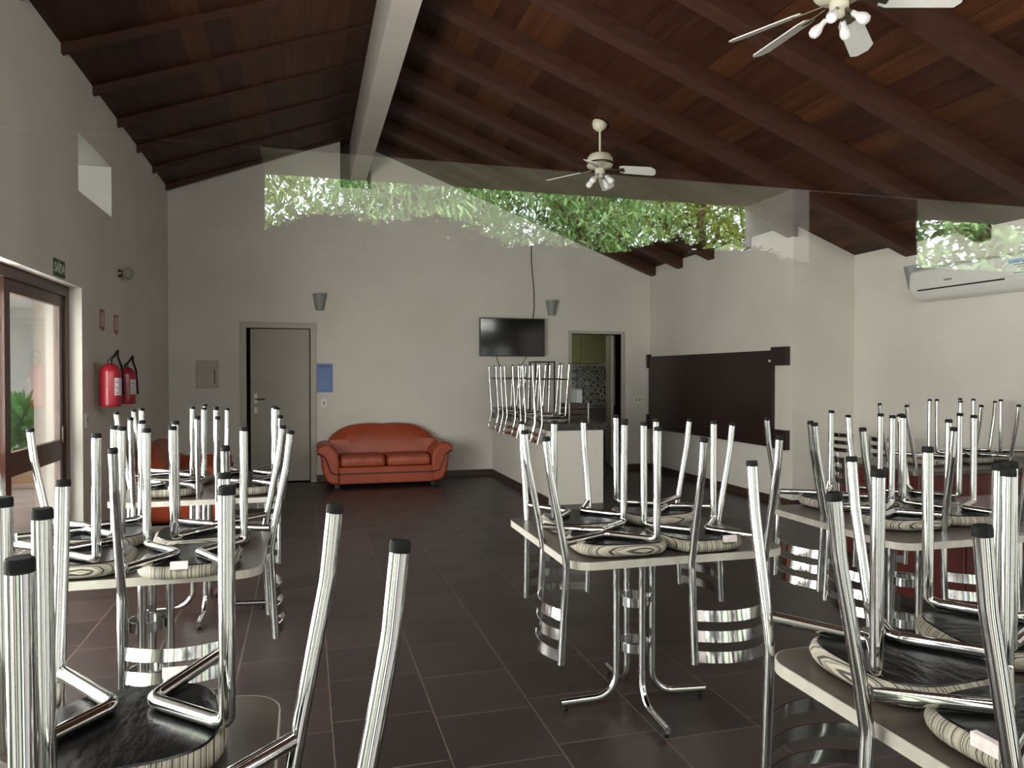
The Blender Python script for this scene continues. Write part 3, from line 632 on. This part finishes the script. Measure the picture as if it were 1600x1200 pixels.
# ------------------------------------------------------------------ sofas
def sofa(name, label, loc, rz, W, grp=None):
    t = thing(name, label, 'sofa', loc, rz, grp); w2 = W / 2
    def sweepy(poly, x0, x1, nm, m='leather', bev=.02, par=t):
        bm = bmesh.new(); a = [bm.verts.new((x0, y, z)) for y, z in poly]; b_ = [bm.verts.new((x1, y, z)) for y, z in poly]; N = len(poly)
        for q in range(N): bm.faces.new((a[q], a[(q + 1) % N], b_[(q + 1) % N], b_[q]))
        bm.faces.new(a[::-1]); bm.faces.new(b_); return obj(nm, bm, m, par, True, bevel=bev)
    aw = .26
    # front rail and base
    obj('base', B(-w2 + aw - .02, w2 - aw + .02, -.38, .30, .05, .27), 'leather', t, bevel=.02)
    # rolled back with a gently arched top
    bm = bmesh.new(); N = 24; cols = []
    for i in range(N + 1):
        u = -1 + 2 * i / N; x = u * (w2 - .14); top = .80 - .20 * abs(u) ** 4 - (.012 * math.exp(-(u / .08) ** 2)); dd = .12 - .03 * abs(u) ** 4
        prof = [(.10, .25), (.04, .40), (.07, .60), (.12, top - .09), (.17, top - .015), (.24, top), (.31, top - .03), (.35, top - .12), (.36, .10), (.15, .10)]
        cols.append([bm.verts.new((x, y, z)) for y, z in prof])
    for a, b_ in zip(cols, cols[1:]):
        for q in range(10): bm.faces.new((a[q], a[(q + 1) % 10], b_[(q + 1) % 10], b_[q]))
    bm.faces.new(cols[0][::-1]); bm.faces.new(cols[-1]); obj('backrest', bm, 'leather', t, True, bevel=.015)
    nc = 2 if W > 1.3 else 1; cw = (W - 2 * aw) / nc
    for i in range(nc):
        x0 = -w2 + aw + i * cw + .006; bm = bmesh.new(); poly = rrect(x0, x0 + cw - .012, -.40, .10, .05)
        rings = []
        cx_ = x0 + cw / 2 - .006; cy_ = -.15
        for f, z in ((.9, .272), (.985, .29), (1, .33), (.985, .37), (.93, .40), (.75, .415), (.3, .42)): rings.append([bm.verts.new((cx_ + (x - cx_) * f, cy_ + (y - cy_) * f, z)) for x, y in poly])
        for a, b_ in zip(rings, rings[1:]):
            for q in range(len(poly)): bm.faces.new((a[q], a[(q + 1) % len(poly)], b_[(q + 1) % len(poly)], b_[q]))
        bm.faces.new(rings[0][::-1]); bm.faces.new(rings[-1]); obj('seat_cushion', bm, 'leather', t, True)
    # arms: flare outwards and roll over at the top, bodies taper to the floor
    for s in (-1, 1):
        P = [(w2 - aw, .06), (w2 - aw, .34), (w2 - aw + .02, .46), (w2 - .13, .57), (w2 - .04, .565), (w2 + .02, .52), (w2 + .025, .47), (w2 - .02, .44), (w2 - .035, .38), (w2 - .05, .22), (w2 - .10, .10), (w2 - .17, .06)]
        bm = bmesh.new(); a = [bm.verts.new((s * x, -.41, z)) for x, z in P]; b_ = [bm.verts.new((s * x, .30, z)) for x, z in P]; N = len(P)
        for q in range(N): bm.faces.new((a[q], a[(q + 1) % N], b_[(q + 1) % N], b_[q]))
        bm.faces.new(a[::-1]); bm.faces.new(b_); obj('armrest', bm, 'leather', t, True, bevel=.03)
        pp = fillet([(s * (w2 + .018), -.414, .455), (s * (w2 - .075), -.414, .42), (s * (w2 - .16), -.414, .20), (s * (w2 - .27), -.414, .185)], .05)
        obj('piping', T(pp, .008, 8), 'leatherdark', t, True)
    obj('piping', B(-w2 + .27, w2 - .27, -.393, -.378, .178, .194), 'leatherdark', t)
    for sx_ in (-w2 + .2, w2 - .26):
        for sy_ in (-.32, .2): obj('foot', B(sx_, sx_ + .06, sy_, sy_ + .06, 0, .06), 'black', t)
    return t
sofa('sofa', 'two seat orange leather sofa with rolled arms against the far wall', (1.0, D - .37, 0), 0, 1.70)
sofa('sofa', 'dark orange leather sofa by the left wall, half hidden behind the far left table', (-1.22, 8.15, 0), 90, 1.55)

# ------------------------------------------------------------------ things on the walls
k = thing('television', 'flat black television mounted high on the far wall', 'television', (2.886, D, 1.998))
obj('screen', B(-.478, .478, -.092, -.088, -.262, .262), 'tv', k); obj('bezel', B(-.487, .487, -.087, -.045, -.275, .275), 'black', k, bevel=.004)
obj('wall_bracket', B(-.15, .15, -.0445, 0, -.12, .12), 'black', k)
tag(obj('television_cable', T([(3.19, D - .008, 3.39), (3.192, D - .01, 3.1), (3.23, D - .01, 2.7), (3.235, D - .012, 2.45), (3.21, D - .02, 2.27)], .0055, 6), 'rubber'), 'thin dark cable running down the far wall to the television', 'cable')
tag(obj('power_cord', T([(2.66, D - .01, 1.72), (2.70, D - .01, 1.6), (2.73, D - .01, 1.45)], .004, 6), 'rubber'), 'short dark cord hanging below the left half of the television', 'cable')
tag(obj('power_cord', T([(3.12, D - .01, 1.72), (3.03, D - .01, 1.58), (2.98, D - .01, 1.5)], .004, 6), 'rubber'), 'short dark cord slanting below the right half of the television', 'cable')
def sconce(x, y, z, rz, lb, lens=None):
    t = thing('wall_sconce', lb, 'lamp', (x, y, z), rz, 'wall sconces')
    bm = bmesh.new(); N = 12; lo = []; hi = []
    for q in range(N + 1):
        a = math.pi * q / N; lo.append(bm.verts.new((.055 * math.cos(a), -.06 * math.sin(a) - .001, -.11))); hi.append(bm.verts.new((.095 * math.cos(a), -.11 * math.sin(a) - .001, .11)))
    for q in range(N): bm.faces.new((lo[q], lo[q + 1], hi[q + 1], hi[q]))
    bm.faces.new((lo[N], lo[0], hi[0], hi[N])); bm.faces.new(lo[::-1]); bm.faces.new(hi)
    obj('shade', bm, 'sconce', t, True)
    return t
sconce(.185, D, 2.44, 0, 'half cone grey wall sconce above the blue poster')
sconce(3.505, D, 2.44, 0, 'half cone grey wall sconce right of the television')
sconce(XA, 6.07, 2.43, -90, 'grey wall sconce tucked behind the left end of the air conditioner')
k = thing('ceiling_style_lamp', 'round glass globe lamp on the left wall above the fire extinguishers', 'lamp', (XL, 7.78, 2.42))
mx_ = Matrix.Rotation(R(90), 4, 'Y'); obj('backplate', lathe(bmesh.new(), [(.06, 0), (.06, .02), (.04, .05)], 18, mtx=mx_), 'darkmetal', k, True)
obj('globe', lathe(bmesh.new(), [(.03, .05), (.07, .07), (.095, .12), (.095, .16), (.06, .2), (.02, .21)], 20, mtx=mx_), 'oldglass', k, True); k.scale = (.62, .62, .62); k.name = 'globe_lamp'

k = thing('air_conditioner', 'white split air conditioner high on the right wall', 'air conditioner', (XA, 5.33, 2.33))
bm = bmesh.new(); P = [(0, .165), (-.16, .155), (-.205, .12), (-.215, -.02), (-.19, -.085), (-.13, -.145), (-.05, -.16), (0, -.16)]; cols = []
for y, f in ((-.86, .9), (-.84, 1), (.56, 1), (.61, .93)):
    cols.append([bm.verts.new((x * f, y, z * (f * .5 + .5))) for x, z in P])
for a, b_ in zip(cols, cols[1:]):
    for q in range(8): bm.faces.new((a[q], a[(q + 1) % 8], b_[(q + 1) % 8], b_[q]))
bm.faces.new(cols[0][::-1]); bm.faces.new(cols[-1]); obj('housing', bm, 'white', k, True, bevel=.012)
A = Matrix.Translation((-.203, 0, -.063)) @ Matrix.Rotation(R(-22), 4, 'Y')
obj('air_outlet', box(bmesh.new(), -.004, .004, -.42, .50, -.006, .006, 0, A), 'black', k)
obj('brand_mark', B(-.2165, -.2125, .10, .185, -.005, .012), 'sconce', k)
lab = obj('energy_label', B(-.219, -.2155, -.74, -.44, -.05, .09), 'white', k); obj('label_header', B(-.2205, -.2192, -.72, -.47, .055, .085), 'blue2', lab)
bm = bmesh.new()
for q in range(4): box(bm, -.2205, -.2192, -.70 + .02 * (q % 2), -.52 - .03 * (q % 3), .035 - .022 * q, .043 - .022 * q)
obj('label_text', bm, 'sconce', lab)

def text(body, size, m, parent, mtx, ext=.0012, name='lettering'):
    cu = bpy.data.curves.new(name, 'FONT'); cu.body = body; cu.size = size; cu.extrude = ext; cu.align_x = 'CENTER'; cu.align_y = 'CENTER'
    tmp = bpy.data.objects.new(name, cu); C.objects.link(tmp); bpy.context.view_layer.update()
    me = bpy.data.meshes.new_from_object(tmp.evaluated_get(bpy.context.evaluated_depsgraph_get())); C.objects.unlink(tmp); bpy.data.objects.remove(tmp)
    me.transform(mtx); me.materials.clear(); me.materials.append(M[m]); o = bpy.data.objects.new(name, me); C.objects.link(o); o.parent = parent; return o
ONL = Matrix(((0, 0, 1, 0), (1, 0, 0, 0), (0, 1, 0, 0), (0, 0, 0, 1)))       # text on the left wall, reading towards +y
k = thing('exit_sign', 'green SAÍDA exit sign above the glass door', 'sign', (XL, 6.01, 2.223))
obj('plate', B(0, .005, -.125, .125, -.062, .062), 'green', k); text('SAÍDA', .095, 'signwhite', k, Matrix.Translation((.006, 0, -.004)) @ ONL @ Matrix.Diagonal((.86, 1.05, 1, 1)))
for y, z, lb in ((7.17, 1.93, 'red and white extinguisher notice on the left wall, nearer the glass door'), (7.66, 1.92, 'red and white extinguisher notice on the left wall, nearer the corner')):
    k = thing('safety_notice', lb, 'sign', (XL, y, z), 0, 'extinguisher notices')
    obj('plate', B(0, .003, -.075, .075, -.075, .095), 'signred', k); obj('panel', B(.0031, .0045, -.05, .05, -.05, .07), 'signpale', k); obj('arrow', B(.0031, .0045, -.02, .02, -.092, -.076), 'signred', k)
for y, lb, sc in ((6.87, 'red fire extinguisher on the left wall, nearer the glass door', 1.0), (7.45, 'red fire extinguisher on the left wall, farther and partly behind the other', .93)):
    k = thing('fire_extinguisher', lb, 'fire extinguisher', (XL + .13, y, 1.19), 0, 'fire extinguishers'); k.scale = (sc * .85, sc * .85, sc * .8)
    obj('cylinder', lathe(bmesh.new(), [(.09, 0), (.098, .01), (.10, .03), (.10, .36), (.092, .40), (.06, .435), (.03, .45)], 24), 'extred', k, True)
    obj('valve', lathe(bmesh.new(), [(.022, .45), (.024, .48), (.018, .50)], 12), 'black', k, True)
    obj('squeeze_handle', T([(0, 0, .49), (.03, -.05, .52), (.04, -.11, .50)], .009, 8), 'black', k)
    obj('hose', T(fillet([(0, .02, .48), (.03, .10, .56), (.06, .06, .60), (.07, -.02, .53), (.09, .06, .42), (.105, .07, .12)], .04, 5), .011, 8), 'rubber', k, True)
    obj('wall_hook', B(-.13 / sc, -.09, -.02, .02, .42, .46), 'darkmetal', k)
    bm = bmesh.new()
    for q in range(7):
        a0 = R(-55 + 12 * q); a1 = R(-55 + 12 * (q + 1)); r_ = .1012
        vs = [bm.verts.new((r_ * math.cos(a), r_ * math.sin(a), z)) for a, z in ((a0, .12), (a1, .12), (a1, .30), (a0, .30))]; bm.faces.new(vs)
    lbm = obj('paper_label', bm, 'tag', k)
    bm = bmesh.new()
    for q in range(8):
        z = .135 + .019 * q; a0 = R(-50); a1 = R(-32 + 6 * (q % 3)); r_ = .1022
        bm.faces.new([bm.verts.new((r_ * math.cos(a), r_ * math.sin(a), zz)) for a, zz in ((a0, z), (a1, z), (a1, z + .01), (a0, z + .01))])
    obj('label_print', bm, 'black', lbm)
def plate(nm, lb, cat, x, y, z, w_, h_, axis, m='white', slots=1):
    k = thing(nm, lb, cat, (x, y, z))
    if axis == 'x': obj('plate', B(-w_ / 2, w_ / 2, -.01, 0, -h_ / 2, h_ / 2), m, k, bevel=.003)
    else: obj('plate', B(0, .01, -w_ / 2, w_ / 2, -h_ / 2, h_ / 2), m, k, bevel=.003)
    for q in range(slots):
        o = (q - (slots - 1) / 2) * w_ * .42
        if axis == 'x': obj('rocker', B(o - .012, o + .012, -.014, -.0101, -.022, .022), 'sconce', k)
        else: obj('rocker', B(.0101, .014, o - .012, o + .012, -.022, .022), 'sconce', k)
plate('wall_socket', 'small white wall socket under the blue poster', 'socket', .238, D, 1.07, .085, .12, 'x')
plate('light_switch', 'beige double light switch right of the kitchen doorway', 'switch', 4.905, D, 1.07, .14, .12, 'x', 'cream', 2)
plate('light_switch', 'narrow white switch on the left wall beside the glass door', 'switch', XL, 6.665, 1.09, .08, .12, 'y')
k = thing('electrical_panel', 'square beige electrical panel box on the far wall left of the grey door', 'panel', (-1.243, D, 1.463))
obj('frame', B(-.135, .135, -.02, 0, -.18, .18), 'casing', k, bevel=.004); obj('door', B(-.12, .12, -.028, -.0205, -.165, .165), 'casing', k, bevel=.003); obj('latch', B(.085, .098, -.033, -.0285, -.12, .06), 'black', k)
k = thing('notice_poster', 'blue printed notice on the far wall beside the grey door', 'poster', (.249, D, 1.412))
obj('sheet', B(-.106, .106, -.003, 0, -.196, .196), 'blue', k)
bm = bmesh.new(); box(bm, -.08, .08, -.0042, -.0031, .150, .168); obj('heading', bm, 'blue3', k)
bm = bmesh.new()
for q, (a, b_) in enumerate(((-.04, .04), (-.08, .06), (-.07, .07), (-.08, .03), (-.06, .05), (-.08, .07), (-.05, .06))): box(bm, a, b_, -.0042, -.0031, .11 - .04 * q, .118 - .04 * q)
obj('print_lines', bm, 'blue2', k)

# dark brown board on the right wall
k = thing('wall_board', 'large dark brown wooden board with projecting top and bottom rails on the right wall', 'board', (XR, 8.70, 1.2))
obj('panel', B(-.045, 0, -1.46, 1.64, -.56, .53), 'board', k)
for nm, z0, z1 in (('top_rail', .36, .565), ('bottom_rail', -.57, -.355)):
    obj(nm, B(-.06, 0, -1.73, -1.462, z0, z1), 'board', k); obj(nm, B(-.06, 0, 1.642, 1.70, z0, z1), 'board', k)
obj('fastener', B(-.052, -.0452, -1.47 + .02, -1.43 + .02, .40, .425), 'white', k)

# ------------------------------------------------------------------ ceiling fans
def fan(x, y, lb, angs, Rb, zb):
    t = thing('ceiling_fan', lb, 'ceiling fan', (x, y, zr(x) - .012), 0, 'white ceiling fans'); dz = zb - zr(x)
    sl = math.atan(.38)
    obj('canopy', lathe(bmesh.new(), [(.075, .0), (.073, -.03), (.05, -.065), (.025, -.08)], 20, mtx=Matrix.Rotation(sl, 4, 'Y')), 'cream', t, True)
    obj('down_rod', T([(0, 0, -.05), (0, 0, dz + .13)], .011, 10), 'cream', t, True)
    obj('motor_housing', lathe(bmesh.new(), [(.03, .14), (.10, .125), (.125, .09), (.13, .06), (.13, .015), (.115, 0), (.05, -.01)], 28, (0, 0, dz)), 'cream', t, True)
    obj('motor_band', lathe(bmesh.new(), [(.1315, .045), (.134, .04), (.134, .025), (.1315, .02)], 28, (0, 0, dz)), 'darkmetal', t, True)
    obj('light_fitting', lathe(bmesh.new(), [(.04, -.012), (.05, -.03), (.05, -.06), (.03, -.075), (.03, -.10), (.012, -.11)], 18, (0, 0, dz)), 'cream', t, True)
    for a in angs:
        A = Matrix.Translation((0, 0, dz)) @ Matrix.Rotation(R(a), 4, 'Z') @ Matrix.Rotation(R(8), 4, 'Y') @ Matrix.Rotation(R(-19), 4, 'X')
        P = [(.20, -.045), (.24, -.062), (Rb - .04, -.068), (Rb, -.03), (Rb, .035), (Rb - .03, .068), (.24, .062), (.20, .045)]
        bl = obj('blade', prism(bmesh.new(), P, -.012, -.006, 0, A), 'white', t)
        br = bmesh.new(); prism(br, [(.09, -.012), (.17, -.01), (.24, -.035), (.25, 0), (.24, .035), (.17, .01), (.09, .012)], -.017, -.0125, 0, A); obj('blade_bracket', br, 'darkmetal', bl)
    for q in range(4):
        a = R(35 + 90 * q); d = Vector((math.cos(a) * .75, math.sin(a) * .75, -.66)); p0 = Vector((math.cos(a) * .035, math.sin(a) * .035, dz - .07))
        ar = obj('lamp_arm', T([p0, p0 + d * .05], .010, 8), 'darkmetal', t, True)
        rot = d.to_track_quat('Z', 'Y').to_matrix().to_4x4(); mt = Matrix.Translation(p0 + d * .045) @ rot
        obj('bulb', lathe(bmesh.new(), [(.014, 0), (.016, .03), (.028, .055), (.032, .075), (.026, .098), (.01, .108)], 16, mtx=mt), 'bulb', ar, True)
    return t
fan(2.81, 6.84, 'white four blade ceiling fan with bare bulbs hanging in the middle of the room', (-32, 58, 148, 238), .55, 3.52)
fan(2.80, 3.42, 'nearer white ceiling fan with bare bulbs cut by the top edge of the picture', (38, 102, 131, 215, 326), .60, 3.52)
